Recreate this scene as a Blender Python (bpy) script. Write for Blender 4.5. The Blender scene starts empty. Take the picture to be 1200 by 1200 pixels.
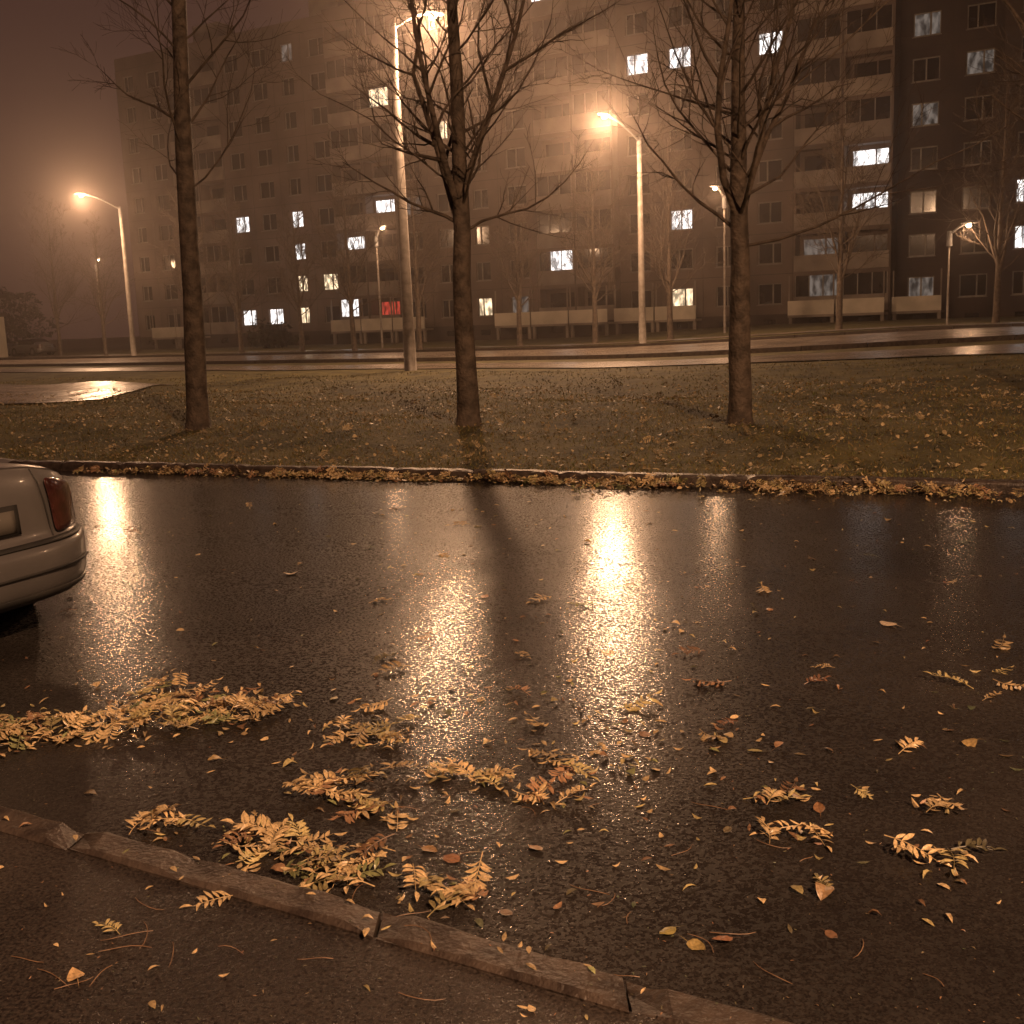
import bpy, math, random
import numpy as np
from mathutils import Matrix, Vector
random.seed(7); rng=np.random.default_rng(7)
sc=bpy.context.scene
COL=bpy.context.collection

# ------------------------------------------------------------ helpers
def new_obj(name,verts,faces,mats=(),midx=None,smooth=False,parent=None,attr=None):
    me=bpy.data.meshes.new(name)
    me.from_pydata([tuple(v) for v in verts],[],[tuple(f) for f in faces])
    for m in mats: me.materials.append(m)
    if midx is not None: me.polygons.foreach_set('material_index',list(midx))
    if smooth: me.polygons.foreach_set('use_smooth',[True]*len(me.polygons))
    if attr is not None:
        a=me.color_attributes.new('tint','FLOAT_COLOR','POINT')
        a.data.foreach_set('color',np.asarray(attr,dtype=np.float32).ravel())
    me.update()
    ob=bpy.data.objects.new(name,me); COL.objects.link(ob)
    if parent: ob.parent=parent
    return ob
def empty(name,loc=(0,0,0),rz=0):
    e=bpy.data.objects.new(name,None); COL.objects.link(e); e.location=loc; e.rotation_euler=(0,0,rz); return e
class MB:
    def __init__(s): s.v=[];s.f=[];s.m=[]
    def quad(s,a,b,c,d,m=0):
        i=len(s.v); s.v+= [a,b,c,d]; s.f.append((i,i+1,i+2,i+3)); s.m.append(m)
    def box(s,x0,x1,y0,y1,z0,z1,m=0,T=None):
        p=[(x,y,z) for z in (z0,z1) for y in (y0,y1) for x in (x0,x1)]
        if T: p=[T(*q) for q in p]
        i=len(s.v); s.v+=p
        for f in ((0,2,3,1),(4,5,7,6),(0,1,5,4),(2,6,7,3),(0,4,6,2),(1,3,7,5)):
            s.f.append(tuple(i+k for k in f)); s.m.append(m)
    def tube(s,pts,rad,n=8,m=0,cap=True):
        base=len(s.v); N=len(pts)
        pts=[Vector(p) for p in pts]
        for k,p in enumerate(pts):
            d=(pts[min(k+1,N-1)]-pts[max(k-1,0)]).normalized()
            a=Vector((1,0,0)) if abs(d.x)<.8 else Vector((0,1,0))
            u=d.cross(a).normalized(); w=d.cross(u)
            for j in range(n):
                t=2*math.pi*j/n
                s.v.append(p+(u*math.cos(t)+w*math.sin(t))*rad[k])
        for k in range(N-1):
            for j in range(n):
                s.f.append((base+k*n+j,base+k*n+(j+1)%n,base+(k+1)*n+(j+1)%n,base+(k+1)*n+j)); s.m.append(m)
        if cap:
            s.f.append(tuple(base+j for j in range(n))); s.m.append(m)
            s.f.append(tuple(base+(N-1)*n+j for j in range(n))); s.m.append(m)
    def obj(s,name,mats,smooth=False,parent=None):
        return new_obj(name,s.v,s.f,mats,s.m,smooth,parent)

# ------------------------------------------------------------ materials
def mat(name):
    m=bpy.data.materials.new(name); m.use_nodes=True
    nt=m.node_tree; b=nt.nodes['Principled BSDF']; return m,nt,b
def N(nt,t,**kw):
    n=nt.nodes.new(t)
    for k,v in kw.items():
        if k in n.inputs: n.inputs[k].default_value=v
        else: setattr(n,k,v)
    return n
def noise_col(nt,b,c1,c2,scale,detail=4,coord='Object',lo=.35,hi=.65):
    tc=N(nt,'ShaderNodeTexCoord'); no=N(nt,'ShaderNodeTexNoise',Scale=scale,Detail=detail)
    nt.links.new(tc.outputs[coord],no.inputs['Vector'])
    r=N(nt,'ShaderNodeValToRGB'); r.color_ramp.elements[0].position=lo; r.color_ramp.elements[1].position=hi
    r.color_ramp.elements[0].color=(*c1,1); r.color_ramp.elements[1].color=(*c2,1)
    nt.links.new(no.outputs['Fac'],r.inputs['Fac']); nt.links.new(r.outputs['Color'],b.inputs['Base Color'])
    return tc,no,r
def simple(name,c1,c2,scale=8,rough=.7,bump=0,bscale=30,metal=0,bd=.01):
    m,nt,b=mat(name); tc,no,r=noise_col(nt,b,c1,c2,scale)
    b.inputs['Roughness'].default_value=rough; b.inputs['Metallic'].default_value=metal
    if bump:
        n2=N(nt,'ShaderNodeTexNoise',Scale=bscale,Detail=4); nt.links.new(tc.outputs['Object'],n2.inputs['Vector'])
        bp=N(nt,'ShaderNodeBump',Strength=bump,Distance=bd); nt.links.new(n2.outputs['Fac'],bp.inputs['Height'])
        nt.links.new(bp.outputs['Normal'],b.inputs['Normal'])
    return m
def emis(name,c,s,pattern=False):
    m=bpy.data.materials.new(name); m.use_nodes=True; nt=m.node_tree; nt.nodes.clear()
    e=N(nt,'ShaderNodeEmission',Strength=s); e.inputs['Color'].default_value=(*c,1)
    o=N(nt,'ShaderNodeOutputMaterial'); nt.links.new(e.outputs[0],o.inputs[0])
    m.cycles.emission_sampling='NONE'
    if pattern:
        tc=N(nt,'ShaderNodeTexCoord'); no=N(nt,'ShaderNodeTexNoise',Scale=1.6,Detail=3)
        mp=N(nt,'ShaderNodeMapping'); mp.inputs['Scale'].default_value=(2.0,2.0,1.0)
        nt.links.new(tc.outputs['Object'],mp.inputs['Vector']); nt.links.new(mp.outputs[0],no.inputs['Vector'])
        mr=N(nt,'ShaderNodeMapRange'); mr.inputs['From Min'].default_value=.38; mr.inputs['From Max'].default_value=.62
        mr.inputs['To Min'].default_value=s*.22; mr.inputs['To Max'].default_value=s*1.35
        nt.links.new(no.outputs['Fac'],mr.inputs['Value']); nt.links.new(mr.outputs[0],e.inputs['Strength'])
    return m

def wet_asphalt(name,film_far=True,dark=(.015,.0128,.0115),light=(.046,.039,.034),bstr=.9,r0=.11,r1=.15,bd=.002,film=.28,vs=100.,ns=44.,grain=150.,tips=.42):
    m,nt,b=mat(name); L=nt.links.new
    tc=N(nt,'ShaderNodeTexCoord')
    big=N(nt,'ShaderNodeTexNoise',Scale=.7,Detail=4,Roughness=.65); L(tc.outputs['Object'],big.inputs['Vector'])
    fine=N(nt,'ShaderNodeTexNoise',Scale=grain,Detail=2); L(tc.outputs['Object'],fine.inputs['Vector'])
    mx=N(nt,'ShaderNodeMath',operation='ADD'); L(big.outputs['Fac'],mx.inputs[0]); L(fine.outputs['Fac'],mx.inputs[1])
    r=N(nt,'ShaderNodeValToRGB'); r.color_ramp.elements[0].position=.42; r.color_ramp.elements[1].position=.62
    r.color_ramp.elements[0].color=(*dark,1); r.color_ramp.elements[1].color=(*light,1)
    hf=N(nt,'ShaderNodeMath',operation='MULTIPLY'); hf.inputs[1].default_value=.5; L(mx.outputs[0],hf.inputs[0])
    L(hf.outputs[0],r.inputs['Fac']); L(r.outputs['Color'],b.inputs['Base Color'])
    v1=N(nt,'ShaderNodeTexVoronoi',Scale=vs); L(tc.outputs['Object'],v1.inputs['Vector'])
    v2=N(nt,'ShaderNodeTexNoise',Scale=ns,Detail=3,Roughness=.6); L(tc.outputs['Object'],v2.inputs['Vector'])
    ad=N(nt,'ShaderNodeMath',operation='MULTIPLY_ADD'); ad.inputs[1].default_value=-.28
    L(v1.outputs['Distance'],ad.inputs[0]); L(v2.outputs['Fac'],ad.inputs[2])
    sep=N(nt,'ShaderNodeSeparateXYZ'); L(tc.outputs['Object'],sep.inputs[0])
    dx=N(nt,'ShaderNodeMath',operation='MULTIPLY_ADD'); dx.inputs[1].default_value=.44; L(sep.outputs['X'],dx.inputs[0]); L(sep.outputs['Y'],dx.inputs[2])
    f1=N(nt,'ShaderNodeMapRange'); f1.inputs['From Min'].default_value=6.2 if film_far else 400; f1.inputs['From Max'].default_value=8.2 if film_far else 401
    L(dx.outputs[0],f1.inputs['Value'])
    pn=N(nt,'ShaderNodeTexNoise',Scale=1.1,Detail=4,Roughness=.65); L(tc.outputs['Object'],pn.inputs['Vector'])
    f2=N(nt,'ShaderNodeMapRange'); f2.inputs['From Min'].default_value=.48; f2.inputs['From Max'].default_value=.64; L(pn.outputs['Fac'],f2.inputs['Value'])
    fm=N(nt,'ShaderNodeMath',operation='MULTIPLY_ADD',use_clamp=True); fm.inputs[1].default_value=.35; L(f2.outputs[0],fm.inputs[0])
    f1h=N(nt,'ShaderNodeMath',operation='MULTIPLY'); f1h.inputs[1].default_value=.75; L(f1.outputs[0],f1h.inputs[0]); L(f1h.outputs[0],fm.inputs[2])
    st=N(nt,'ShaderNodeMapRange'); st.inputs['To Min'].default_value=bstr; st.inputs['To Max'].default_value=bstr*film; L(fm.outputs[0],st.inputs['Value'])
    bp=N(nt,'ShaderNodeBump',Distance=bd); L(st.outputs[0],bp.inputs['Strength']); L(ad.outputs[0],bp.inputs['Height'])
    L(bp.outputs['Normal'],b.inputs['Normal'])
    ro=N(nt,'ShaderNodeMapRange'); ro.inputs['To Min'].default_value=r0; ro.inputs['To Max'].default_value=r1; L(fm.outputs[0],ro.inputs['Value'])
    # dry-ish stone tips poking through the water film
    tp=N(nt,'ShaderNodeTexNoise',Scale=62.,Detail=2,Roughness=.7); L(tc.outputs['Object'],tp.inputs['Vector'])
    tm=N(nt,'ShaderNodeMapRange'); tm.inputs['From Min'].default_value=.47; tm.inputs['From Max'].default_value=.56; tm.inputs['To Max'].default_value=tips; L(tp.outputs['Fac'],tm.inputs['Value'])
    sm=N(nt,'ShaderNodeMath',operation='ADD'); L(ro.outputs[0],sm.inputs[0]); L(tm.outputs[0],sm.inputs[1])
    L(sm.outputs[0],b.inputs['Roughness']); b.inputs['IOR'].default_value=1.4
    return m

M_road=wet_asphalt('wet_asphalt')
M_street=wet_asphalt('wet_street_painted_glare',False,(.09,.076,.062),(.36,.30,.24),bstr=.12,r0=.26,r1=.16,tips=.1)  # pale patches in the base colour stand in for bright wet glare
M_pave=wet_asphalt('pavement_asphalt',False,(.015,.012,.011),(.068,.055,.047),bstr=1.0,r0=.2,r1=.17,bd=.003,vs=170.,ns=80.,grain=110.,film=.6)
M_kerb=simple('kerb_concrete',(.038,.028,.023),(.095,.072,.058),11,.38,.8,60)
M_soil=simple('soil_grass',(.05,.045,.017),(.135,.115,.043),1.6,.8,.8,18,bd=.05)
M_bark=simple('bark',(.055,.041,.030),(.14,.105,.078),7,.75,.9,26,bd=.03)
M_concrete=simple('pole_concrete',(.15,.13,.11),(.26,.23,.2),5,.6,.3,30)
M_metal=simple('galvanised_metal',(.12,.12,.12),(.2,.2,.2),5,.45,0,metal=.5)
M_dark=simple('dark_base',(.02,.02,.02),(.035,.033,.03),5,.6)

# ------------------------------------------------------------ terrain
def sst(a): a=np.clip(a,0,1); return a*a*(3-2*a)
def nearY(x): return 2.51-.563*x
def farY(x): return 11.65-.44*x
FZ=-.10
def roadZ(x,y): return FZ*max(0.,min(1.,(y-nearY(x))/(farY(x)-nearY(x))))
def H(x,y):
    x=np.asarray(x,float); y=np.asarray(y,float)
    d=y-farY(x)-.15
    base=FZ+.10+.17*sst(d/3.5)
    rise=.5*sst((x-2)/18)*sst((y-13)/16)
    bump=.03*np.sin(x*1.3+y*.7)+.025*np.sin(x*.53-y*1.1+1)+.012*np.sin(x*3.1+y*2.3)
    nn=.57*x+.82*y
    far=sst((nn-24)/4)
    return base+rise+bump*sst(d/1.0)*(1-far)

new_obj('ground',[(-600,-300,-.3),(600,-300,-.3),(600,900,-.3),(-600,900,-.3)],[(0,1,2,3)],[M_soil])
xs=np.concatenate([np.arange(-120,-20,2.5),np.arange(-20,14,.3),np.arange(14,90,2.0)])
vs=np.concatenate([[0],np.cumsum(np.concatenate([np.full(60,.25),np.full(40,.6),np.full(70,1.6)]))])
V=[];F=[]
for x in xs:
    for v in vs:
        y=farY(x)+.15+v
        V.append((x,y,0))
V=np.array(V); V[:,2]=H(V[:,0],V[:,1]); nv=len(vs)
for i in range(len(xs)-1):
    for j in range(nv-1): F.append((i*nv+j,(i+1)*nv+j,(i+1)*nv+j+1,i*nv+j+1))
new_obj('grass_verge',V,F,[M_soil],smooth=True)
V=[];F=[];xx=np.arange(-90,16,1.5)
for x in xx: V+= [(x,nearY(x)-.02,0),(x,farY(x)+.02,FZ)]
for i in range(len(xx)-1): F.append((2*i,2*i+2,2*i+3,2*i+1))
new_obj('road',V,F,[M_road])
PZ=.065
V=[(-90,nearY(-90)-.14,PZ),(16,nearY(16)-.14,PZ),(16,-60,PZ),(-90,-60,PZ)]
new_obj('pavement',V,[(0,3,2,1)],[M_pave])

def kerb_run(name,linef,joints,width,side,ztop,zbot,seed):
    r=random.Random(seed); b=MB()
    for a,c in zip(joints[:-1],joints[1:]):
        n=max(2,int((c-a)/.08)); g=.002+.003*r.random()
        dz=r.uniform(-.006,.006); dyy=r.uniform(-.006,.006)
        ring=[]
        for k in range(n+1):
            x=a+g+(c-a-2*g)*k/n
            y=linef(x)+dyy
            j=lambda s=.006:r.uniform(-s,s)
            er=.035*r.random() if k in (0,n) else (.012*r.random() if r.random()<.2 else 0)
            pr=[(0,zbot),(0,ztop-.03+j()),(.008+j()+er*.5,ztop-.012+j()-er*.5),(.03+j(),ztop-er+j(.003)),(width-.02,ztop-er*.5+j(.003)),(width,ztop-.01),(width,zbot)]
            ring.append([(x,y+side*p,z+dz) for p,z in pr])
        base=len(b.v)
        for q in ring: b.v+=q
        m=7
        for k in range(n):
            for t in range(m-1):
                i=base+k*m+t; b.f.append((i,i+1,i+m+1,i+m)); b.m.append(0)
        b.f.append(tuple(base+t for t in range(m))); b.m.append(0)
        b.f.append(tuple(base+n*m+t for t in range(m))); b.m.append(0)
    return b.obj(name,[M_kerb])
nj=list(np.arange(-30.39,-1.3,1.0))+[-.39,.223]+list(np.arange(1.1,16,.87))
kerb_run('kerb',nearY,nj,.155,-1,.08,-.1,3)
fj=list(np.arange(-40,16,.9))
kerb_run('kerb',farY,fj,.17,1,FZ+.115,-.25,4)

u=np.array([.82,-.572]); n=np.array([.572,.82])
def strip(name,n0,n1,s0,s1,m,off=.03,ds=2.0,edge=0.0):
    S=np.arange(s0,s1+.1,ds); V=[];F=[]
    ns=np.linspace(n0,n1,5)
    for s in S:
        for k,q in enumerate(ns):
            w=edge*math.sin(s*.7)*math.cos(s*.23) if k in (0,4) else 0
            p=u*s+n*(q+w); V.append((p[0],p[1],float(H(p[0],p[1]))+off))
    for i in range(len(S)-1):
        for j in range(4): F.append((i*5+j,(i+1)*5+j,(i+1)*5+j+1,i*5+j+1))
    return new_obj(name,V,F,[m])
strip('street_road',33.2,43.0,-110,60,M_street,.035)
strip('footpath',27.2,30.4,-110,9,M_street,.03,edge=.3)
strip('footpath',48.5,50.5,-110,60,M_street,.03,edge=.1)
for q,nm in ((33.0,'a'),(43.2,'b')):
    b=MB()
    for s in np.arange(-100,58,2.0):
        p=u*s+n*q; p2=u*(s+1.97)+n*q; z=float(H(*p))
        a=Vector((*p,0));c=Vector((*p2,0));w=Vector((*n,0))*.09
        z2=float(H(*p2))
        i=len(b.v)
        b.v+=[(a-w)+Vector((0,0,z-.1)),(c-w)+Vector((0,0,z2-.1)),(c+w)+Vector((0,0,z2-.1)),(a+w)+Vector((0,0,z-.1)),
              (a-w)+Vector((0,0,z+.14)),(c-w)+Vector((0,0,z2+.14)),(c+w)+Vector((0,0,z2+.14)),(a+w)+Vector((0,0,z+.14))]
        for f in ((0,1,5,4),(1,2,6,5),(2,3,7,6),(3,0,4,7),(4,5,6,7)): b.f.append(tuple(i+k for k in f)); b.m.append(0)
    b.obj('kerb',[M_kerb])
V=[];F=[]
gx=np.linspace(-40,-9.3,40)
for k,x in enumerate(gx):
    y0=22.0+(-9.3-x)*.15; y1=31.5+(-9.3-x)*.62
    if x>-12: y0=22.0+(x+12)*1.2+.4
    for t in np.linspace(0,1,8):
        y=y0+(y1-y0)*t; V.append((x,y,float(H(x,y))+.035))
for i in range(39):
    for j in range(7): F.append((i*8+j,(i+1)*8+j,(i+1)*8+j+1,i*8+j+1))
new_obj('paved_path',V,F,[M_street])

# ------------------------------------------------------------ grass blades
def blades(name,cnt,xr,vr,h0,h1,wd,m,seed):
    r=np.random.default_rng(seed)
    x=r.uniform(*xr,cnt); v=vr[0]+(vr[1]-vr[0])*r.random(cnt)**1.3
    y=farY(x)+.17+v; z=H(x,y)
    dens=np.sin(x*2.1+y)*np.cos(y*1.7-x*.8)+r.normal(0,.7,cnt)
    k=dens>-.5; x,y,z=x[k],y[k],z[k]; c=len(x)
    a=r.uniform(0,2*math.pi,c); h=r.uniform(h0,h1,c); lean=r.normal(0,.9,(c,2))*h[:,None]
    w=wd*r.uniform(.6,1.4,c)
    P=np.zeros((c,3,3)); P[:,0]=np.stack([x-np.cos(a)*w,y-np.sin(a)*w,z-.01],1)
    P[:,1]=np.stack([x+np.cos(a)*w,y+np.sin(a)*w,z-.01],1)
    P[:,2]=np.stack([x+lean[:,0],y+lean[:,1],z+h],1)
    t=r.uniform(.5,1.5,c)[:,None]*np.array([.165,.155,.055])*np.stack([r.uniform(.8,1.5,c),np.ones(c),r.uniform(.7,1.1,c)],1)
    colr=np.repeat(np.concatenate([t,np.ones((c,1))],1),3,axis=0)
    return new_obj(name,P.reshape(-1,3),np.arange(3*c).reshape(-1,3),[m],attr=colr)
M_tint,nt,b=mat('grass_blades'); at=N(nt,'ShaderNodeAttribute',attribute_name='tint'); nt.links.new(at.outputs['Color'],b.inputs['Base Color']); b.inputs['Roughness'].default_value=.5
blades('grass',80000,(-13,10),(0,9),.012,.045,.007,M_tint,1)
blades('grass',30000,(-26,20),(8,20),.02,.05,.016,M_tint,2)

# ------------------------------------------------------------ fallen leaves
def leaflet(L=.055,W=.018,curl=.1,fold=.15,r=random):
    ts=[0,.3,.6,.85,1]; ws=[0,.85,1,.5,0]; bend=r.uniform(-.12,.12)
    V=[];F=[]
    for t,w in zip(ts,ws):
        zz=curl*L*math.sin(t*3.0)*1.0
        yb=bend*L*t*t
        if w==0: V.append((t*L,yb,zz))
        else:
            V+= [(t*L,yb-w*W/2,zz+fold*W*w),(t*L,yb,zz),(t*L,yb+w*W/2,zz+fold*W*w)]
    F=[(0,1,2),(0,2,3),(1,4,5),(1,5,2),(2,5,6),(2,6,3),(4,7,8),(4,8,5),(5,8,9),(5,9,6),(7,10,8),(8,10,9)]
    return np.array(V,float),np.array(F,int)
def rotz(V,a):
    c,s=math.cos(a),math.sin(a); return V@np.array([[c,s,0],[-s,c,0],[0,0,1.]])
def roty(V,a):
    c,s=math.cos(a),math.sin(a); return V@np.array([[c,0,-s],[0,1,0],[s,0,c]])
def rotx(V,a):
    c,s=math.cos(a),math.sin(a); return V@np.array([[1,0,0],[0,c,s],[0,-s,c]])
def join(parts):
    V=[];F=[];o=0
    for v,f in parts: V.append(v);F.append(f+o);o+=len(v)
    return np.concatenate(V),np.concatenate(F)
def pinnate(r):
    n=r.choice([5,6,6,7]); L=r.uniform(.13,.19); parts=[]
    bend=r.uniform(-.4,.4)
    def rach(t): return (t*L,bend*L*t*t*.6,.012*math.sin(t*3.1))
    rv=[];rf=[]
    for k in range(6):
        p=rach(k/5); w=.0015*(1.3-k/6); rv+= [(p[0],p[1]-w,p[2]),(p[0],p[1]+w,p[2]),(p[0],p[1],p[2]+w*1.5)]
    for k in range(5):
        a=3*k
        for q,s in ((0,2),(2,1),(1,0)): rf+= [(a+q,a+s,a+s+3),(a+q,a+s+3,a+q+3)]
    parts.append((np.array(rv),np.array(rf)))
    for k in range(n):
        t=.2+.74*k/n; p=rach(t)
        for sgn in (-1,1):
            if r.random()<.08: continue
            l=.052*(1-.25*abs(t-.5))*r.uniform(.85,1.12)
            v,f=leaflet(l,l*.31,r.uniform(-.05,.22),r.uniform(-.2,.4),r)
            v=rotx(v,r.uniform(-.4,.4)); v=roty(v,r.uniform(-.3,.1)); v=rotz(v,sgn*r.uniform(.9,1.2)+bend*t)
            parts.append((v+np.array(p),f))
    v,f=leaflet(.05,.016,.1,.2,r); v=rotz(v,bend); parts.append((v+np.array(rach(1)),f))
    V,F=join(parts); V-=np.array([L/2,0,0]); return V,F
def broad(r):
    L=r.uniform(.045,.065); W=L*r.uniform(.6,.8); ts=[0,.12,.3,.5,.7,.87,1]; ws=[0,.55,.95,1,.75,.4,0]
    V=[];rows=[]
    cu=r.uniform(-.15,.35); fo=r.uniform(-.1,.55)
    for t,w in zip(ts,ws):
        row=[]
        for s in (-1,-.5,0,.5,1):
            if w==0 and s!=0: continue
            row.append(len(V)); V.append((t*L,s*w*W/2*r.uniform(.85,1.1),cu*L*math.sin(t*3)+fo*abs(s)*w*W/2+r.uniform(-.0015,.0015)))
        rows.append(row)
    F=[]
    for a,b_ in zip(rows[:-1],rows[1:]):
        if len(a)==1:
            for k in range(4): F.append((a[0],b_[k],b_[k+1]))
        elif len(b_)==1:
            for k in range(4): F.append((a[k],b_[0],a[k+1]))
        else:
            for k in range(4): F+= [(a[k],b_[k],b_[k+1]),(a[k],b_[k+1],a[k+1])]
    i=len(V); V+=[(0,-.0008,0),(0,.0008,0),(-L*.6,.004,.004)]; F.append((i,i+1,i+2))
    return np.array(V),np.array(F)
rl=random.Random(11)
PIN=[pinnate(rl) for _ in range(16)]
LET=[leaflet(rl.uniform(.04,.058),rl.uniform(.012,.02),rl.uniform(-.05,.25),rl.uniform(-.2,.5),rl) for _ in range(12)]
BRO=[broad(rl) for _ in range(10)]
class Leaves:
    def __init__(s): s.P=[];s.F=[];s.C=[];s.o=0
    def add(s,src,x,y,z,sc_=1.0,tilt=.15,col=None):
        v,f=rl.choice(src); v=v*sc_
        if rl.random()<.4: v=v*np.array([1,1,-1.])
        v=rotx(v,rl.gauss(0,tilt)); v=roty(v,rl.gauss(0,tilt*.7)); v=rotz(v,rl.uniform(0,6.283))
        v=v+np.array([x,y,z-min(0,v[:,2].min())*.85+.002])
        if col is None:
            k=rl.random(); br=rl.uniform(.5,1.25)
            base=(.68,.50,.27) if k<.6 else ((.56,.46,.22) if k<.8 else ((.36,.21,.12) if k<.94 else (.30,.31,.14)))
            col=[c*br for c in base]
        s.P.append(v);s.F.append(f+s.o);s.o+=len(v);s.C.append(np.tile([*col,1],(len(v),1)))
    def obj(s,name): return new_obj(name,np.concatenate(s.P),np.concatenate(s.F),[M_leaf],attr=np.concatenate(s.C))
M_leaf,nt,b=mat('dead_leaf'); at=N(nt,'ShaderNodeAttribute',attribute_name='tint')
tc=N(nt,'ShaderNodeTexCoord'); no=N(nt,'ShaderNodeTexNoise',Scale=120,Detail=3); nt.links.new(tc.outputs['Object'],no.inputs['Vector'])
mr=N(nt,'ShaderNodeMapRange'); mr.inputs['From Min'].default_value=.3; mr.inputs['From Max'].default_value=.6; mr.inputs['To Min'].default_value=.55; mr.inputs['To Max'].default_value=1.05
nt.links.new(no.outputs['Fac'],mr.inputs['Value'])
vm=N(nt,'ShaderNodeVectorMath',operation='SCALE'); nt.links.new(at.outputs['Color'],vm.inputs[0]); nt.links.new(mr.outputs[0],vm.inputs['Scale'])
nt.links.new(vm.outputs[0],b.inputs['Base Color']); b.inputs['Roughness'].default_value=.38

near=Leaves()
def gz(x,y):
    d=y-nearY(x)
    if d>=0: return roadZ(x,y)
    if d>-.155: return .08
    return PZ
def cluster(x0,y0,x1,y1,w,npn,nlt,pile=.03,nb=0):
    for src,cnt in ((PIN,npn),(LET,int(nlt*.75)),(BRO,nb)):
        for _ in range(cnt):
            t=rl.random(); g1=rl.gauss(0,1); g2=rl.gauss(0,.5)
            dx,dy=x1-x0,y1-y0; L=math.hypot(dx,dy)+1e-6
            k=.5 if src is not LET else .85
            x=x0+dx*t+(-dy/L)*w*g1*k+dx/L*w*g2*k; y=y0+dy*t+(dx/L)*w*g1*k+dy/L*w*g2*k
            lim=math.exp(-g1*g1*.6)
            near.add(src,x,y,gz(x,y)+rl.random()*pile*lim,rl.uniform(.8,1.0),.2)
cluster(-2.25,4.28,-1.80,4.42,.22,36,130,.05,6)
cluster(-1.80,4.45,-1.02,4.54,.20,50,170,.05,8)
cluster(-1.70,4.75,-1.5,4.88,.16,9,40,.02,4)
cluster(-2.9,4.2,-2.3,4.3,.3,30,90,.04)
cluster(-.80,4.28,-.46,4.14,.11,10,38,.02,2)
cluster(-.76,3.62,-.44,3.76,.10,12,44,.03,2)
cluster(-.53,3.42,-.46,3.5,.07,5,20,.02,1)
cluster(-1.26,3.45,-1.10,3.39,.06,6,16,.02,1)
cluster(-.95,3.34,-.72,3.18,.10,13,40,.03,2)
cluster(-.72,3.16,-.52,2.98,.09,11,32,.03,2)
cluster(-.47,3.16,-.41,3.08,.04,2,10,.02,1)
cluster(-.32,2.99,-.18,2.86,.08,7,22,.02,2)
cluster(-.33,3.78,-.04,3.67,.07,8,28,.02,1)
cluster(.0,3.6,.16,3.47,.06,5,14,.01)
cluster(.15,3.73,.24,3.71,.03,2,7,.01)
cluster(.72,3.43,.96,3.52,.04,3,12,.01,1)
cluster(.74,3.19,.97,3.22,.05,3,14,.01,1)
cluster(1.12,3.08,1.26,2.97,.06,2,14,.01,1)
cluster(1.22,3.43,1.40,3.37,.06,2,12,.01)
cluster(.25,3.85,.6,3.75,.12,0,20,.006,3)
cluster(-.1,4.2,.9,4.0,.3,2,44,.006,6)
cluster(-.8,4.75,.3,4.4,.35,1,36,.006,3)
for x,y,s in ((-.58,5.06,1.1),(.86,4.70,1.2),(.72,4.05,.9),(-.84,2.79,.75),(1.47,6.41,1),(2.33,5.10,1),(-.47,5.63,.9),(.84,2.87,.7),(.4,6.2,1),(1.9,4.6,1)):
    near.add(PIN,x,y,gz(x,y),s,.1)
for x,y,c in ((.39,2.69,(.34,.28,.10)),(.41,2.62,(.40,.30,.12)),(.53,2.63,(.28,.14,.08)),(-1.14,4.0,(.45,.32,.15)),(-.32,3.2,(.32,.2,.1)),(-.2,3.1,(.3,.15,.08)),(.05,3.15,(.35,.22,.12)),(.84,2.87,(.4,.26,.14)),(.96,3.35,(.3,.16,.08)),(-1.09,2.44,(.6,.40,.2)),(.9,3.9,(.34,.3,.14)),(1.7,3.9,(.4,.28,.12))):
    near.add(BRO,x,y,gz(x,y),1.1,.15,c)
for x,y in ((-1.46,7.33),(1.97,5.53)): near.add(BRO,x,y,gz(x,y)+.004,2.0,.05,(.62,.5,.36))
for _ in range(760):
    y=2.6+rl.random()**1.15*8; x=rl.uniform(-.52,.52)*y
    if y<nearY(x)+.05 or y>farY(x)-.1: continue
    if x<-.15*y and rl.random()<.45: continue
    k=rl.random(); dk=rl.random()<.35
    near.add(LET if k<.80 else (BRO if k<.93 else PIN),x,y,gz(x,y),rl.uniform(.5,1.05),.12,(.2*rl.uniform(.5,1.2),.12,.07) if dk else None)
for _ in range(80):
    x=rl.uniform(-1.9,1.4); y=rl.uniform(1.8,nearY(x)-.18)
    k=rl.random(); near.add(LET if k<.88 else (BRO if k<.95 else PIN),x,y,PZ,rl.uniform(.4,.9),.12)
for _ in range(26):
    x=rl.uniform(-1.8,.9); near.add(LET,x,nearY(x)-rl.uniform(.01,.15),.08,rl.uniform(.6,.9),.1)
for _ in range(900):
    y=2.0+rl.random()**1.2*4.5; x=rl.uniform(-.5,.5)*y
    near.add(LET,x,y,gz(x,y),rl.uniform(.10,.28),.2,(.3*rl.uniform(.5,1.3),.2,.12))
near.obj('fallen_leaves')
near=Leaves()
for _ in range(4200):
    x=rl.uniform(-5.5,9); dens=1 if x>-3.2 else .4
    if rl.random()>dens: continue
    y=farY(x)-abs(rl.gauss(0,.14))*(1.5 if x>.5 else 1)*(.5+.9*abs(math.sin(x*1.7+.5))) -.01
    if math.sin(x*2.3)+math.sin(x*5.1+1)<-1.0 and rl.random()<.7: continue
    near.add(LET if rl.random()<.65 else (PIN if rl.random()<.3 else BRO),x,y,roadZ(x,y)+rl.random()*.05,rl.uniform(.8,1.15),.5)
for _ in range(7000):
    x=rl.uniform(-13,9); v=rl.random()**1.3*12+.1; y=farY(x)+.17+v
    k=rl.random(); br=rl.uniform(.4,1.4)
    near.add(BRO if k<.6 else (LET if k<.93 else PIN),x,y,float(H(x,y))+.024,rl.uniform(.7,1.15),.5,(.52*br,.40*br,.22*br))
near.obj('fallen_leaves')
b=MB()
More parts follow.
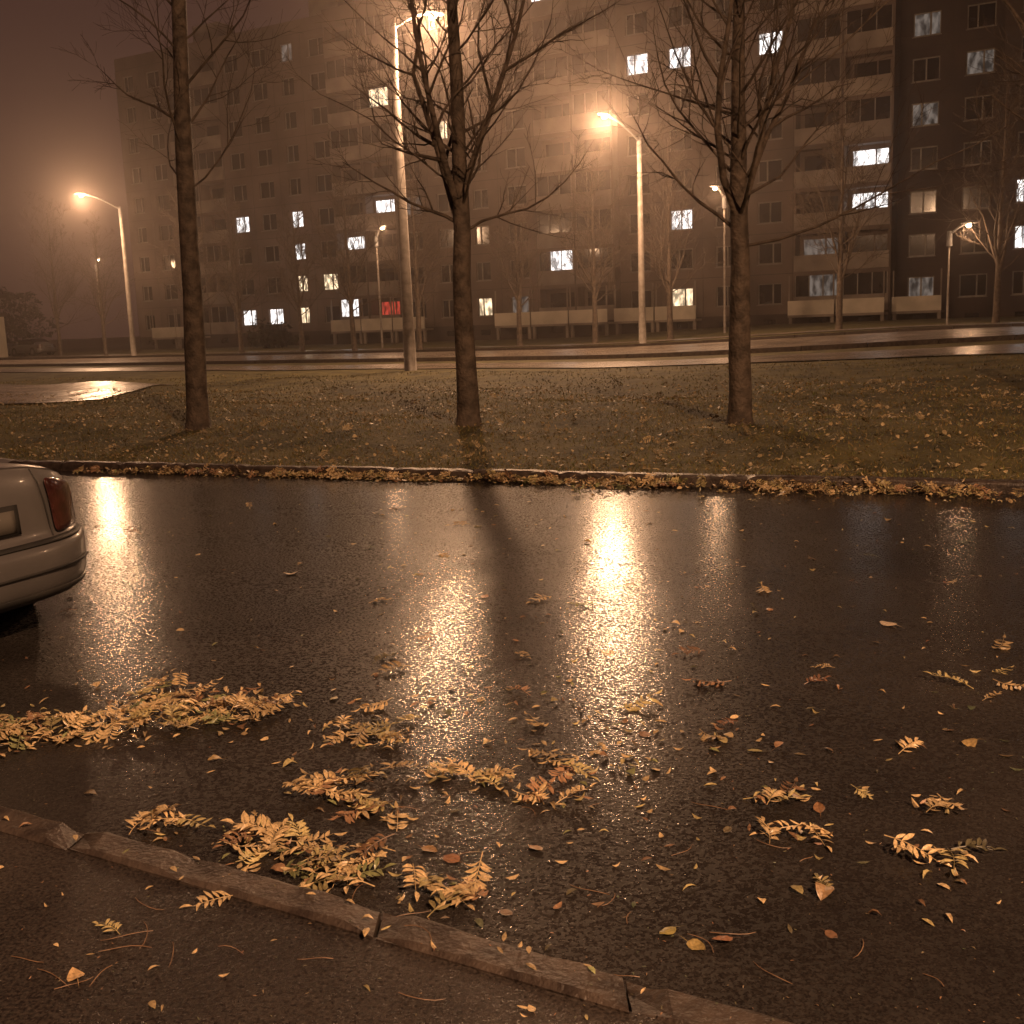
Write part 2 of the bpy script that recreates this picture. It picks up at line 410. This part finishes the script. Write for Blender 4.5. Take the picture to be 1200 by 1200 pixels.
for _ in range(44):
    x=rl.uniform(-1.7,1.0); y=rl.uniform(1.9,3.6); z=gz(x,y)+.004; a=rl.uniform(0,6.28); L=rl.uniform(.05,.14); k=rl.gauss(0,.8)
    P=[]
    for t in range(6):
        P.append((x,y,z+.003*math.sin(t))); a+=k/5; x+=math.cos(a)*L/5; y+=math.sin(a)*L/5
    b.tube(P,[.0012]*5+[.0006],4)
b.obj('twigs',[simple('twig',(.16,.09,.05),(.32,.2,.12),30,.5)])

# ------------------------------------------------------------ trees
def make_tree(name,x,y,h,r0,clear,seed,nprim=22,spread=1.0,droop=.0,nsec=8,nter=6,sides=8,fork=True,top=.25,rmin=.004,leanx=None,pr=(.22,.38),el0=12):
    r=random.Random(seed); b=MB(); z0=float(H(x,y))
    P=[];R_=[]; K=16; ox=oy=0; dx,dy=r.gauss(0,.010),r.gauss(0,.01)
    if leanx is not None: dx=leanx
    for k in range(K+1):
        t=k/K; ox+=dx*h/K+r.gauss(0,.010); oy+=dy*h/K+r.gauss(0,.010)
        rr=r0*(1-t*(1-top))*r.uniform(.97,1.03)
        P.append(Vector((x+ox,y+oy,z0-.1+t*h))); R_.append(rr)
    P.insert(1,P[0].lerp(P[1],.45)); R_.insert(1,r0*1.02); R_[0]=r0*1.32
    b.tube(P,R_,sides*2)
    def trunk_at(z):
        for a,c,ra,rb in zip(P[:-1],P[1:],R_[:-1],R_[1:]):
            if a.z<=z<=c.z:
                t=(z-a.z)/(c.z-a.z); return a.lerp(c,t),ra+(rb-ra)*t
        return P[-1],R_[-1]
    def branch(p,d,L,rad,lev):
        n=7 if lev==0 else (5 if lev==1 else 4)
        pts=[p];rs=[rad];q=p.copy();dd=d.copy()
        for k in range(n):
            up=.10 if lev==0 else .06
            dd=(dd+Vector((r.gauss(0,.14),r.gauss(0,.14),r.gauss(0,.12)+up-droop*(k/n)*.5))).normalized()
            q=q+dd*(L/n); pts.append(q.copy()); rs.append(max(rad*(1-.82*(k+1)/n),rmin*.8))
        b.tube(pts,rs,6 if lev==0 else (4 if lev==1 else 3),cap=False)
        if lev<2:
            cnt=nsec if lev==0 else nter
            for c in range(cnt):
                t=r.uniform(.18,1.0); i=min(int(t*n),n-1); pp=pts[i].lerp(pts[i+1],t*n-i)
                ax=(pts[i+1]-pts[i]).normalized()
                side=Vector((r.gauss(0,1),r.gauss(0,1),r.gauss(0,.6)+.2)); side=(side-ax*side.dot(ax)).normalized()
                nd=(ax*.75+side*r.uniform(.5,1.0)).normalized()
                branch(pp,nd,L*r.uniform(.28,.55)*(1.15-t*.5),max(rs[i]*r.uniform(.4,.6),rmin),lev+1)
    for k in range(nprim):
        t=(k+r.random())/nprim; z=z0+clear+(h*.97-clear)*t
        p,rr=trunk_at(z); a=k*2.399+r.uniform(-.5,.5)
        el=math.radians(r.uniform(el0,el0+33)+t*28)
        d=Vector((math.cos(a)*math.cos(el),math.sin(a)*math.cos(el),math.sin(el)))
        L=spread*h*r.uniform(.26,.42)*(1-.55*t)
        branch(p,d,L,rr*r.uniform(*pr),0)
    if fork:
        for k in range(3):
            p,rr=trunk_at(z0+clear*1.05+.25*k); a=k*2.2+seed
            el=math.radians(r.uniform(62,74)); d=Vector((math.cos(a)*math.cos(el),math.sin(a)*math.cos(el),math.sin(el)))
            branch(p,d,h*.5,rr*.5,0)
    ob=b.obj(name,[M_bark],smooth=True); return ob
make_tree('bare_tree',-4.85,17.2,11.5,.17,3.4,5,nprim=28,spread=.62,fork=False,top=.3,droop=.1,leanx=.034,nter=8,pr=(.12,.22),rmin=.0028)
make_tree('bare_tree',-.55,15.45,8.5,.16,2.45,21,nprim=32,spread=.8,top=.15,leanx=0.0,nsec=9,nter=8,pr=(.14,.26),rmin=.0028)
make_tree('bare_tree',2.94,14.05,8.0,.155,2.15,33,nprim=32,spread=1.15,droop=.2,top=.15,nsec=9,nter=8,pr=(.13,.24),rmin=.0028,el0=6)
for i,(x,y,h,s) in enumerate(((-4.6,60,9,.7),(0.8,62,8,.8),(-30,84,9,1),(-21.5,78,10,.9),(8.5,57.5,10,.9),(15.5,52,9,1),(21.5,49,10,1),(27.5,44,9,1),(-12.5,69,8,.9),(-35,88,11,1),(-17,72,9,1),(-8.5,63,9,.9),(4.8,60,9,1))):
    make_tree('bare_tree',x,y,h,.16,2.0,50+i,nprim=22,spread=s*1.15,nsec=8,nter=6,sides=4,top=.2,rmin=.011)
make_tree('bare_tree',8.2,15.2,8.5,.16,2.3,77,nprim=24,spread=1.0,nsec=7,nter=6,top=.2,rmin=.003)

def foliage_mass(name,cl,seed,m):
    r=np.random.default_rng(seed); A=[]
    for (x,y,z,rx,rz,cnt) in cl:
        d=r.normal(0,1,(cnt,3)); d/=np.linalg.norm(d,axis=1)[:,None]; d*=(r.random(cnt)**.4)[:,None]
        lump=1+.3*np.sin(d[:,0]*5+x)*np.cos(d[:,2]*6+y)
        c=np.stack([x+d[:,0]*rx*lump,y+d[:,1]*rx*lump,z+d[:,2]*rz*lump],1)
        o=r.normal(0,.16,(cnt,3,3)); A.append(c[:,None,:]+o)
    A=np.concatenate(A); return new_obj(name,A.reshape(-1,3),np.arange(len(A)*3).reshape(-1,3),[m])
M_fol=simple('foliage',(.012,.014,.008),(.03,.032,.016),3,.8)
foliage_mass('distant_trees',[(-44,98,3,4,3.5,2500),(-52,104,4,5,4.5,3000),(-60,110,5,6,5,3000)],5,M_fol)
foliage_mass('bushes',[(26,48.5,1.2,1.6,1.3,1200),(30,46,1.3,2,1.3,1200),(-18,86,1,1.8,1.2,900)],6,M_fol)

# ------------------------------------------------------------ apartment block
A0=np.array([-34.,104.]); B0=np.array([30.6,66.]); fu=(B0-A0)/np.linalg.norm(B0-A0); fn=np.array([fu[1],-fu[0]])
def facT(s,o,z): p=A0+fu*s+fn*o; return (p[0],p[1],z)
M_wall=simple('panel_wall',(.075,.055,.045),(.145,.108,.09),.35,.85)
M_wall2=simple('panel_wall_dark',(.030,.021,.018),(.055,.038,.030),.5,.85)
M_seam=simple('panel_joint',(.03,.023,.02),(.05,.04,.035),2,.9)
M_para=simple('balcony_parapet',(.14,.115,.095),(.26,.22,.18),.6,.7)
M_pale=simple('pale_parapet',(.42,.38,.30),(.58,.52,.42),.8,.7)
M_frame=simple('window_frame',(.12,.11,.095),(.22,.20,.17),2,.5)
M_glass,nt,b=mat('dark_glass'); tc,no,r=noise_col(nt,b,(.004,.004,.005),(.022,.017,.014),.8); b.inputs['Roughness'].default_value=.12
M_cool=emis('lit_window_cool',(.98,.90,.86),2.1,True); M_warm=emis('lit_window_warm',(1.0,.72,.44),1.8,True); M_dim=emis('lit_window_dim',(.75,.6,.5),.18,True); M_red=emis('lit_window_red',(1.0,.10,.06),.45,True)
MATS=[M_wall,M_wall2,M_seam,M_para,M_frame,M_glass,M_cool,M_warm,M_dim,M_red]
lit={(14,8):6,(17,6):6,(16,6):6,(19,6):6,(6,8):8,(9,6):7,(11,5):7,(9,3):6,(6,3):6,(10,3):8,(4,3):6,(8,2):6,(6,2):6,(6,1):7,(7,1):7,(4,0):6,(5,0):6,(6,0):7,(8,0):6,(9,0):9,(17,2):6,(14,1):6,(12,0):7,(13,0):8,(17,0):7,(21,3):6,(21,2):6,(22,4):8,(22,6):8,(23,5):8,(24,2):6,(24,1):6,(22,0):8,(20,1):8,(20,0):8,(25,4):7,(26,2):6,(27,6):6,(28,1):7,(26,7):8}
kind={}
for k in range(-1,36):
    kind[k]='L' if k%6 in (2,3) else 'W'
for k in (20,21): kind[k]='L'
bl=MB(); PITCH=3.05; ST=2.6
rb=random.Random(9)
def bay_off(k):
    if k<8: return 0.
    if k<16: return .9
    if k<22: return 0.
    if k<24: return -1.6
    return .6
for k in range(0,35):
    s0=.2+PITCH*k; s1=s0+PITCH; o=bay_off(k); sc_=(s0+s1)/2
    wm=0 if k<22 else 1  # last bays darker: the unlit section's shade is put into the wall colour
    zb=-.2; bl.quad(facT(s0,o,zb),facT(s1,o,zb),facT(s1,o,1.3),facT(s0,o,1.3),1)
    bl.box(sc_-.4,sc_+.4,o,o+.03,.55,.95,5,facT)
    for j in range(9):
        z0=1.3+ST*j; z1=z0+ST; zc=2.6+ST*j
        if kind[k]=='W':
            hw=.80 if (k%3) else .62; wz0,wz1=zc-.66,zc+.70; dep=.16
            if (k,j)==(11,5): hw=.4
        else:
            hw=1.38; wz0,wz1=z0+.06,z1-.22; dep=1.0
        a,c=sc_-hw,sc_+hw
        bl.quad(facT(s0,o,z0),facT(s1,o,z0),facT(s1,o,wz0),facT(s0,o,wz0),wm)
        bl.quad(facT(s0,o,wz1),facT(s1,o,wz1),facT(s1,o,z1),facT(s0,o,z1),wm)
        bl.quad(facT(s0,o,wz0),facT(a,o,wz0),facT(a,o,wz1),facT(s0,o,wz1),wm)
        bl.quad(facT(c,o,wz0),facT(s1,o,wz0),facT(s1,o,wz1),facT(c,o,wz1),wm)
        i=o-dep
        bl.quad(facT(a,o,wz0),facT(a,i,wz0),facT(a,i,wz1),facT(a,o,wz1),wm)
        bl.quad(facT(c,i,wz0),facT(c,o,wz0),facT(c,o,wz1),facT(c,i,wz1),wm)
        bl.quad(facT(a,o,wz0),facT(c,o,wz0),facT(c,i,wz0),facT(a,i,wz0),wm)
        bl.quad(facT(a,i,wz1),facT(c,i,wz1),facT(c,o,wz1),facT(a,o,wz1),wm)
        g=lit.get((k,j),5)
        if kind[k]=='W':
            bl.quad(facT(a,i,wz0),facT(c,i,wz0),facT(c,i,wz1),facT(a,i,wz1),g)
            fx=sc_+hw*rb.choice([.25,-.25,0])
            for (p,q,zz0,zz1) in ((a,a+.07,wz0,wz1),(c-.07,c,wz0,wz1),(fx-.045,fx+.045,wz0+.07,wz1-.07),(a+.07,c-.07,wz0,wz0+.07),(a+.07,c-.07,wz1-.07,wz1)):
                bl.box(p,q,i+.003,i+.06,zz0,zz1,4,facT)
            bl.box(a-.05,c+.05,o+.003,o+.09,wz0-.05,wz0-.005,4,facT)
        else:
            bl.quad(facT(a,i,wz0),facT(c,i,wz0),facT(c,i,wz1),facT(a,i,wz1),wm)
            glazed=rb.random()<.5
            bl.box(a-.06,c+.06,o+.004,o+.12,wz0-.02,wz0+1.0,3,facT)
            if glazed:
                cuts=[0,.33,.66,1]
                on=rb.choice([(0,1),(1,2)])
                for q in range(3):
                    gg=g if (g!=5 and q in on) else 5
                    bl.quad(facT(a+(c-a)*cuts[q],o-.03,wz0+1.0),facT(a+(c-a)*cuts[q+1],o-.03,wz0+1.0),facT(a+(c-a)*cuts[q+1],o-.03,wz1),facT(a+(c-a)*cuts[q],o-.03,wz1),gg)
                for q in (0,.33,.66,1):
                    xx_=a+.03+(c-a-.06)*q; bl.box(xx_-.03,xx_+.03,o-.027,o+.03,wz0+1.0,wz1,4,facT)
            else:
                bl.quad(facT(a+.3,i+.01,wz0+.75),facT(c-1.1,i+.01,wz0+.75),facT(c-1.1,i+.01,wz1-.3),facT(a+.3,i+.01,wz1-.3),g)
                bl.quad(facT(c-1.0,i+.01,wz0+.05),facT(c-.3,i+.01,wz0+.05),facT(c-.3,i+.01,wz1-.3),facT(c-1.0,i+.01,wz1-.3),g)
        bl.box(s0,s1,o+.002,o+.02,z1-.04,z1-.0,2,facT) if kind[k]=='W' else None
    bl.box(s0-.015,s0+.015,o+.002,o+.018,1.3,24.6,2,facT)
    bl.quad(facT(s0,o,24.7),facT(s1,o,24.7),facT(s1,o,25.7),facT(s0,o,25.7),wm)
    o2=bay_off(k-1)
    if k and o2!=o: bl.quad(facT(s0,o,zb),facT(s0,o2,zb),facT(s0,o2,25.7),facT(s0,o,25.7),wm)
    bl.quad(facT(s0,o,25.7),facT(s1,o,25.7),facT(s1,-12,25.7),facT(s0,-12,25.7),1)
sE=.2+PITCH*35
bl.quad(facT(.2,0,-.2),facT(.2,-12,-.2),facT(.2,-12,25.7),facT(.2,0,25.7),0)
bl.quad(facT(sE,.6,-.2),facT(sE,-12,-.2),facT(sE,-12,25.7),facT(sE,.6,25.7),0)
bl.quad(facT(.2,-12,-.2),facT(sE,-12,-.2),facT(sE,-12,25.7),facT(.2,-12,25.7),0)
bld=empty('apartment_block')
bl.obj('facade',MATS,parent=bld)
cp=MB()
for s in np.arange(8,100,13.): cp.box(s,s+3,-4,-2,25.7,27.6,0,facT)
cp.obj('roof_housings',[M_para],parent=bld)
gb=MB()
for k0,k1 in ((1,2),(8,10),(13,15),(16,17),(20,22),(25,28)):
    for k in range(k0,k1+1):
        o=bay_off(k); s0=.2+PITCH*k
        gb.box(s0+.06,s0+PITCH-.06,o+.13,o+1.35,1.05,1.2,1,facT)
        gb.box(s0+.06,s0+PITCH-.06,o+1.25,o+1.33,1.203,2.1,0,facT)
        for q in (0.1,PITCH-.3): gb.box(s0+q,s0+q+.2,o+1.0,o+1.2,-.2,1.047,1,facT)
        for q in (0.08,PITCH-.16): gb.box(s0+q,s0+q+.08,o+1.15,o+1.24,1.203,3.7,1,facT)
gb.obj('ground_floor_balconies',[M_pale,M_para],parent=bld)

b=MB()
def T2(x,y,z): return (-50+x*.82+y*.57,88-x*.57+y*.82,z)
b.box(-8,6,0,8,-.3,3.4,0,T2)
for k in range(5): b.box(-7+k*2.6,-5.4+k*2.6,-.05,0.1,1.2,2.6,1 if k!=3 else 2,T2)
b.box(-8.2,6.2,-.3,8.2,3.4,3.65,3,T2)
low=empty('low_shop_building'); b.obj('walls',[M_pale,M_glass,M_warm,M_wall2],parent=low)

# ------------------------------------------------------------ street lamps
SOD=(1.0,.56,.30)
M_bulb=emis('lamp_bowl',(1.0,.72,.40),40)
def street_lamp(px,py,ph,hx,hy,hz,power,r0=.17,r1=.10,base=True,lr=.17):
    z=float(H(px,py)); e=empty('street_lamp',(px,py,z))
    b=MB(); b.tube([(0,0,-.2),(0,0,1.2),(0,0,1.25),(0,0,ph-z)],[r0*1.05,r0,r0*.93,r1],14)
    b.obj('pole',[M_concrete],True,e)
    hx-=px;hy-=py;hz-=z; top=Vector((0,0,ph-z-.1)); hd=Vector((hx,hy,hz+.12))
    b=MB(); P=[]
    for k in range(9):
        t=k/8; q=top.lerp(hd,t); q.z=top.z+(hd.z-top.z)*math.sin(t*math.pi/2); P.append(q)
    b.tube(P,[.045]*9,8); b.tube([(0,0,ph-z-.6),(0,0,ph-z+.06)],[.13,.11],10)
    b.obj('bracket_arm',[M_metal],True,e)
    d=Vector((hx,hy,0)).normalized(); s=Vector((-d.y,d.x,0))
    b=MB(); secs=[(-.35,.05,.05),(-.2,.10,.07),(0,.17,.10),(.2,.19,.11),(.36,.13,.08),(.42,.03,.03)]
    for q,w,hh in secs:
        c=Vector((hx,hy,hz+.14))+d*q
        for j in range(10):
            t=2*math.pi*j/10; b.v.append(c+s*(math.cos(t)*w)+Vector((0,0,max(math.sin(t),-.25)*hh)))
    for k in range(5):
        for j in range(10): b.f.append((k*10+j,k*10+(j+1)%10,(k+1)*10+(j+1)%10,(k+1)*10+j)); b.m.append(0)
    b.f.append(tuple(range(10))); b.m.append(0)
    b.obj('lamp_head',[M_metal],True,e)
    b=MB()
    for k in range(6):
        t=math.pi*.5*k/5; b_r=.12*math.cos(t)+.001
        for j in range(10): a=2*math.pi*j/10; b.v.append(Vector((hx,hy,hz+.05))+d*(math.cos(a)*b_r)+s*(math.sin(a)*b_r)+Vector((0,0,-.11*math.sin(t))))
    for k in range(5):
        for j in range(10): b.f.append((k*10+j,k*10+(j+1)%10,(k+1)*10+(j+1)%10,(k+1)*10+j)); b.m.append(0)
    b.obj('glass_bowl',[M_bulb],True,e)
    ld=bpy.data.lights.new('sodium_lamp','POINT'); ld.energy=power; ld.color=SOD; ld.shadow_soft_size=lr
    lo=bpy.data.objects.new('sodium_lamp',ld); COL.objects.link(lo); lo.parent=e; lo.location=(hx,hy,hz-.16)
    return e
street_lamp(-2.95,34.3,10.2,-1.81,35.2,10.6,5200,.19,.11,lr=.36)
street_lamp(6.38,52.,9.4,4.64,50.,10.05,5600,lr=.50)
street_lamp(-24.6,74,9.7,-26.3,72,10.27,4600,lr=.52)
street_lamp(37.5,30,9.4,35.8,28,10.1,2000)
street_lamp(-34,56.5,9.6,-33,57.6,10.4,1600)
street_lamp(11.9,60.6,7.6,11.3,60,7.95,380,.07,.05,lr=.24)
street_lamp(-7.8,70.8,7.0,-7.3,70,7.42,380,.07,.05,lr=.24)
street_lamp(-36.2,101,7.8,-35.6,100,8.14,380,.08,.05,lr=.3)
street_lamp(20.0,50.6,4.7,20.6,50,4.9,160,.05,.035,lr=.18)
street_lamp(6.2,-7.5,9.6,5.2,-5.6,10.1,11000)

# ------------------------------------------------------------ cars
def make_car(name,loc,heading,paint,z=0.):
    e=empty(name,(loc[0],loc[1],z),heading)
    lev=[0,.06,.14,.28,.44,.50,.53,.60,.72,.85,.94,1.0]
    wf=[.90,.95,.985,1,1,.995,.975,.97,.965,.955,.935,.90]
    xin=[.10,.04,.01,0,0,.02,.075,.085,.09,.10,.115,.14]
    cols=[-1,-.9,-.75,-.5,-.25,0,.25,.5,.75,.9,1]
    st=[0,.12,.3,.55,.8,1.2,1.7,2.2,2.8,3.3,3.7,4.05,4.3,4.42,4.5]
    hwid=[.865,.868,.875,.885,.89,.895,.9,.9,.895,.89,.885,.87,.82,.76,.66]
    zsh=[.86,.875,.885,.89,.89,.89,.89,.885,.87,.85,.82,.78,.72,.66,.58]
    crown=[.125,.12,.115,.11,.10,.08,.06,.06,.08,.09,.09,.08,.06,.05,.03]
    zbt=[.24]+[.22]*13+[.26]
    V=[];F=[]
    loops=[]
    for i,x in enumerate(st):
        fade=max(0,1-x/.9)
        loop=[]
        def pt(yf,z,t):
            xi=np.interp(t,lev,xin)*max(0,1-x/.25) + .27*abs(yf)**4*fade
            return (x+xi,yf*hwid[i],z)
        for t,w in zip(lev[:-1],wf[:-1]): loop.append(pt(-w,zbt[i]+(zsh[i]-zbt[i])*t,t))
        for c in cols: loop.append(pt(c*.90,zsh[i]+crown[i]*(1-abs(c)**3),1.0))
        for t,w in list(zip(lev[:-1],wf[:-1]))[::-1]: loop.append(pt(w,zbt[i]+(zsh[i]-zbt[i])*t,t))
        loops.append(loop)
    n=len(loops[0])
    for l in loops: V+=l
    for i in range(len(st)-1):
        for j in range(n): F.append((i*n+j,i*n+(j+1)%n,(i+1)*n+(j+1)%n,(i+1)*n+j))
    def cap(i,flip,base):
        rows=[]
        nl=len(lev)
        for li,(t,w) in enumerate(zip(lev,wf)):
            if li==nl-1: rows.append([base+nl-1+k for k in range(len(cols))]); break
            row=[base+li]
            for c in cols[1:-1]:
                yf=c*w; x=st[i]
                z=zbt[i]+(zsh[i]-zbt[i])*t
                z+=crown[i]*(1-abs(c)**3)*max(0,(t-.55)/.45)
                xi=(np.interp(t,lev,xin)+.27*abs(yf)**4) if i==0 else (.12*(1-abs(c)**2)*(1-abs(t-.5)))
                V.append((x+xi,yf*hwid[i],z)); row.append(len(V)-1)
            row.append(base+n-1-li); rows.append(row)
        for a,c in zip(rows[:-1],rows[1:]):
            for k in range(len(cols)-1):
                F.append((a[k],a[k+1],c[k+1],c[k]) if not flip else (a[k],c[k],c[k+1],a[k+1]))
    cap(0,True,0); cap(len(st)-1,False,(len(st)-1)*n)
    ob=new_obj('body',V,F,[paint],smooth=True,parent=e)
    sd=ob.modifiers.new('s','SUBSURF'); sd.levels=2; sd.render_levels=2
    def rear(c,t,off=.006):
        w=np.interp(t,lev,wf); z=.24+(.86-.24)*t+.125*(1-abs(c)**3)*max(0,(t-.55)/.45)
        x=np.interp(t,lev,xin)+.27*abs(c*w)**4
        return (x-off,c*w*.865,z)
    def side(x,t,sg,off=.006):
        hw=np.interp(x,st,hwid); w=np.interp(t,lev,wf); zb=.22; zs=np.interp(x,st,zsh)
        fade=max(0,1-x/.9)
        return (x+.27*w**4*fade+np.interp(t,lev,xin)*max(0,1-x/.25),sg*(hw*w+off),zb+(zs-zb)*t)
    M_tl,nt,b=mat('tail_lamp'); noise_col(nt,b,(.03,.010,.008),(.07,.022,.018),14); b.inputs['Roughness'].default_value=.15; b.inputs['Coat Weight'].default_value=.6
    for sg in (-1,1):
        Vt=[];Ft=[];nr=6
        for r_ in range(nr):
            t=.555+(.93-.555)*r_/(nr-1)
            row=[]
            c0=.60-.02*(r_/(nr-1))
            for k in range(6):
                c=c0+(.99-c0)*k/5; p=rear(c,t,.010); row.append((p[0],sg*p[1],p[2]))
            for k in range(3):
                p=side(.02+.09*k,t,sg,.010); row.append(p)
            Vt+=row
        for a in range(nr-1):
            for k in range(8): Ft.append((a*9+k,a*9+k+1,(a+1)*9+k+1,(a+1)*9+k))
        o2=new_obj('tail_lamp',Vt,Ft,[M_tl],smooth=True,parent=e)
        so=o2.modifiers.new('sol','SOLIDIFY'); so.thickness=.02; so.offset=0
        sb=o2.modifiers.new('s','SUBSURF'); sb.levels=1; sb.render_levels=2
    def rear_strip(nm,c0,c1,t0,t1,m,off=.004,nc=14,nr=2):
        Vt=[];Ft=[]
        for r_ in range(nr+1):
            for k in range(nc+1): Vt.append(rear(c0+(c1-c0)*k/nc,t0+(t1-t0)*r_/nr,off))
        for r_ in range(nr):
            for k in range(nc): a=r_*(nc+1)+k; Ft.append((a,a+1,a+nc+2,a+nc+1))
        o=new_obj(nm,Vt,Ft,[m],smooth=True,parent=e); s=o.modifiers.new('s','SOLIDIFY'); s.thickness=.008; s.offset=0; return o
    rear_strip('bumper_gap',-.97,.97,.508,.53,M_dark,.012)
    rear_strip('licence_plate_recess',-.30,.30,.60,.78,M_dark,.010)
    rear_strip('licence_plate',-.26,.26,.62,.75,M_frame,.018)
    rear_strip('bumper_trim',-.9,.9,.27,.29,M_dark,.008)
    rear_strip('rear_skirt',-.88,.88,.0,.10,M_dark,.010)
    for sg in (-1,1):
        b=MB(); b.tube([tuple(Vector((rear(.57,t,.004)[0],sg*rear(.57-.04*(t-.55)/.4,t,0)[1],rear(.57,t)[2]))) for t in (.54,.65,.78,.9,.99)],[.004]*5,5); b.obj('boot_seam',[M_dark],True,e)
    secs=[(.62,.64,.955,.955),(.85,.70,.90,1.06),(1.25,.66,.90,1.30),(1.55,.60,.90,1.39),(2.1,.585,.90,1.425),(2.6,.60,.90,1.40),(3.0,.66,.90,1.26),(3.35,.72,.90,1.05),(3.6,.70,.90,.93)]
    Vt=[];Ft=[];Mi=[]
    for x,w,zb,zt in secs:
        wb=.78
        Vt+=[(x,-wb,zb),(x,-(wb*.5+w*.5),(zb+zt)/2),(x,-w,zt-.035),(x,-w*.8,zt),(x,0,zt+.015),(x,w*.8,zt),(x,w,zt-.035),(x,wb*.5+w*.5,(zb+zt)/2),(x,wb,zb)]
    for i in range(len(secs)-1):
        for k in range(8):
            Ft.append((i*9+k,i*9+k+1,(i+1)*9+k+1,(i+1)*9+k))
            roof= k in (2,3,4,5)
            Mi.append(1 if ((not roof and 1<=i<=6) or (roof and i in (1,2,5,6))) else 0)
    o=new_obj('cabin',Vt,Ft,[paint,M_glass],Mi,True,e); s=o.modifiers.new('s','SUBSURF'); s.levels=1; s.render_levels=1
    b=MB()
    for x in (1.0,3.6):
        for sg in (-1,1):
            b.tube([(x,sg*.91,.31),(x,sg*.905,.31),(x,sg*.70,.31)],[.22,.31,.31],24,0)
            b.tube([(x,sg*.915,.31),(x,sg*.90,.31)],[.19,.20],16,1)
            b.tube([(x,sg*.898,.31),(x,sg*.6,.31)],[.355,.355],28,2)
    b.obj('wheels',[M_dark,M_metal,simple('wheel_arch',(.008,.008,.008),(.012,.012,.012))],False,e)
    b=MB()
    for sg in (-1,1): b.box(3.0,3.22,sg*.9-.09,sg*.9+.09,.93,1.05,0)
    b.obj('mirrors',[paint],False,e)
    return e
def paint(name,c):
    m,nt,b=mat(name); tc,no,r=noise_col(nt,b,tuple(q*.85 for q in c),c,3)
    b.inputs['Metallic'].default_value=.5; b.inputs['Roughness'].default_value=.35; b.inputs['Coat Weight'].default_value=.5; b.inputs['Coat Roughness'].default_value=.08
    v=N(nt,'ShaderNodeTexVoronoi',Scale=160.0); nt.links.new(tc.outputs['Object'],v.inputs['Vector'])
    mr=N(nt,'ShaderNodeMapRange'); mr.inputs['From Max'].default_value=.35; mr.inputs['To Min'].default_value=1; mr.inputs['To Max'].default_value=0; nt.links.new(v.outputs['Distance'],mr.inputs['Value'])
    bp=N(nt,'ShaderNodeBump',Strength=.12,Distance=.002); nt.links.new(mr.outputs[0],bp.inputs['Height']); nt.links.new(bp.outputs['Normal'],b.inputs['Coat Normal'])
    return m
P1=paint('silver_paint',(.21,.20,.195))
make_car('car',(-2.65,5.53),math.radians(155),P1,-.05)
P2=paint('dark_paint',(.06,.06,.07))
for x,y in ((-37.5,92),(-42,95.5)):
    make_car('parked_car',(x,y),math.radians(145),P2 if x<-40 else P1,float(H(x,y))+.02)

# ------------------------------------------------------------ mist hanging over the verge and street
m=bpy.data.materials.new('mist'); m.use_nodes=True; nt=m.node_tree; nt.nodes.clear()
vol=N(nt,'ShaderNodeVolumeScatter',Density=.0029,Anisotropy=.8); vol.inputs['Color'].default_value=(1,.88,.82,1)
o=N(nt,'ShaderNodeOutputMaterial'); nt.links.new(vol.outputs[0],o.inputs['Volume'])
b=MB(); b.box(-130,120,18,150,-.15,34); b.obj('mist',[m])

# ------------------------------------------------------------ world
w=bpy.data.worlds.new('World'); sc.world=w; w.use_nodes=True; nt=w.node_tree; nt.nodes.clear()
w.cycles.sampling_method='NONE'
sky=N(nt,'ShaderNodeTexSky'); sky.sky_type='NISHITA'; sky.sun_disc=False; sky.sun_elevation=math.radians(-6); sky.sun_rotation=math.radians(200)
b1=N(nt,'ShaderNodeBackground',Strength=.02); nt.links.new(sky.outputs[0],b1.inputs[0])
tc=N(nt,'ShaderNodeTexCoord'); sp=N(nt,'ShaderNodeSeparateXYZ'); nt.links.new(tc.outputs['Generated'],sp.inputs[0])
cr=N(nt,'ShaderNodeValToRGB'); cr.color_ramp.elements[0].position=0; cr.color_ramp.elements[1].position=.5
cr.color_ramp.elements[0].color=(.050,.022,.016,1); cr.color_ramp.elements[1].color=(.046,.020,.0175,1); nt.links.new(sp.outputs['Z'],cr.inputs[0])
b2=N(nt,'ShaderNodeBackground',Strength=1.0); nt.links.new(cr.outputs[0],b2.inputs[0])
ad=N(nt,'ShaderNodeAddShader'); nt.links.new(b1.outputs[0],ad.inputs[0]); nt.links.new(b2.outputs[0],ad.inputs[1])
o=N(nt,'ShaderNodeOutputWorld'); nt.links.new(ad.outputs[0],o.inputs[0])

# ------------------------------------------------------------ camera
cd=bpy.data.cameras.new('camera'); cam=bpy.data.objects.new('camera',cd); COL.objects.link(cam); sc.camera=cam
cd.lens=38.85; cd.sensor_width=36; cd.clip_end=2000; cd.clip_start=.05
R=Matrix.Rotation(math.radians(90-9.86),4,'X')@Matrix.Rotation(math.radians(-2.2),4,'Z')
cam.matrix_world=Matrix.Translation((0,0,1.6))@R
sc.view_settings.view_transform='Standard'; sc.view_settings.look='None'; sc.view_settings.exposure=0
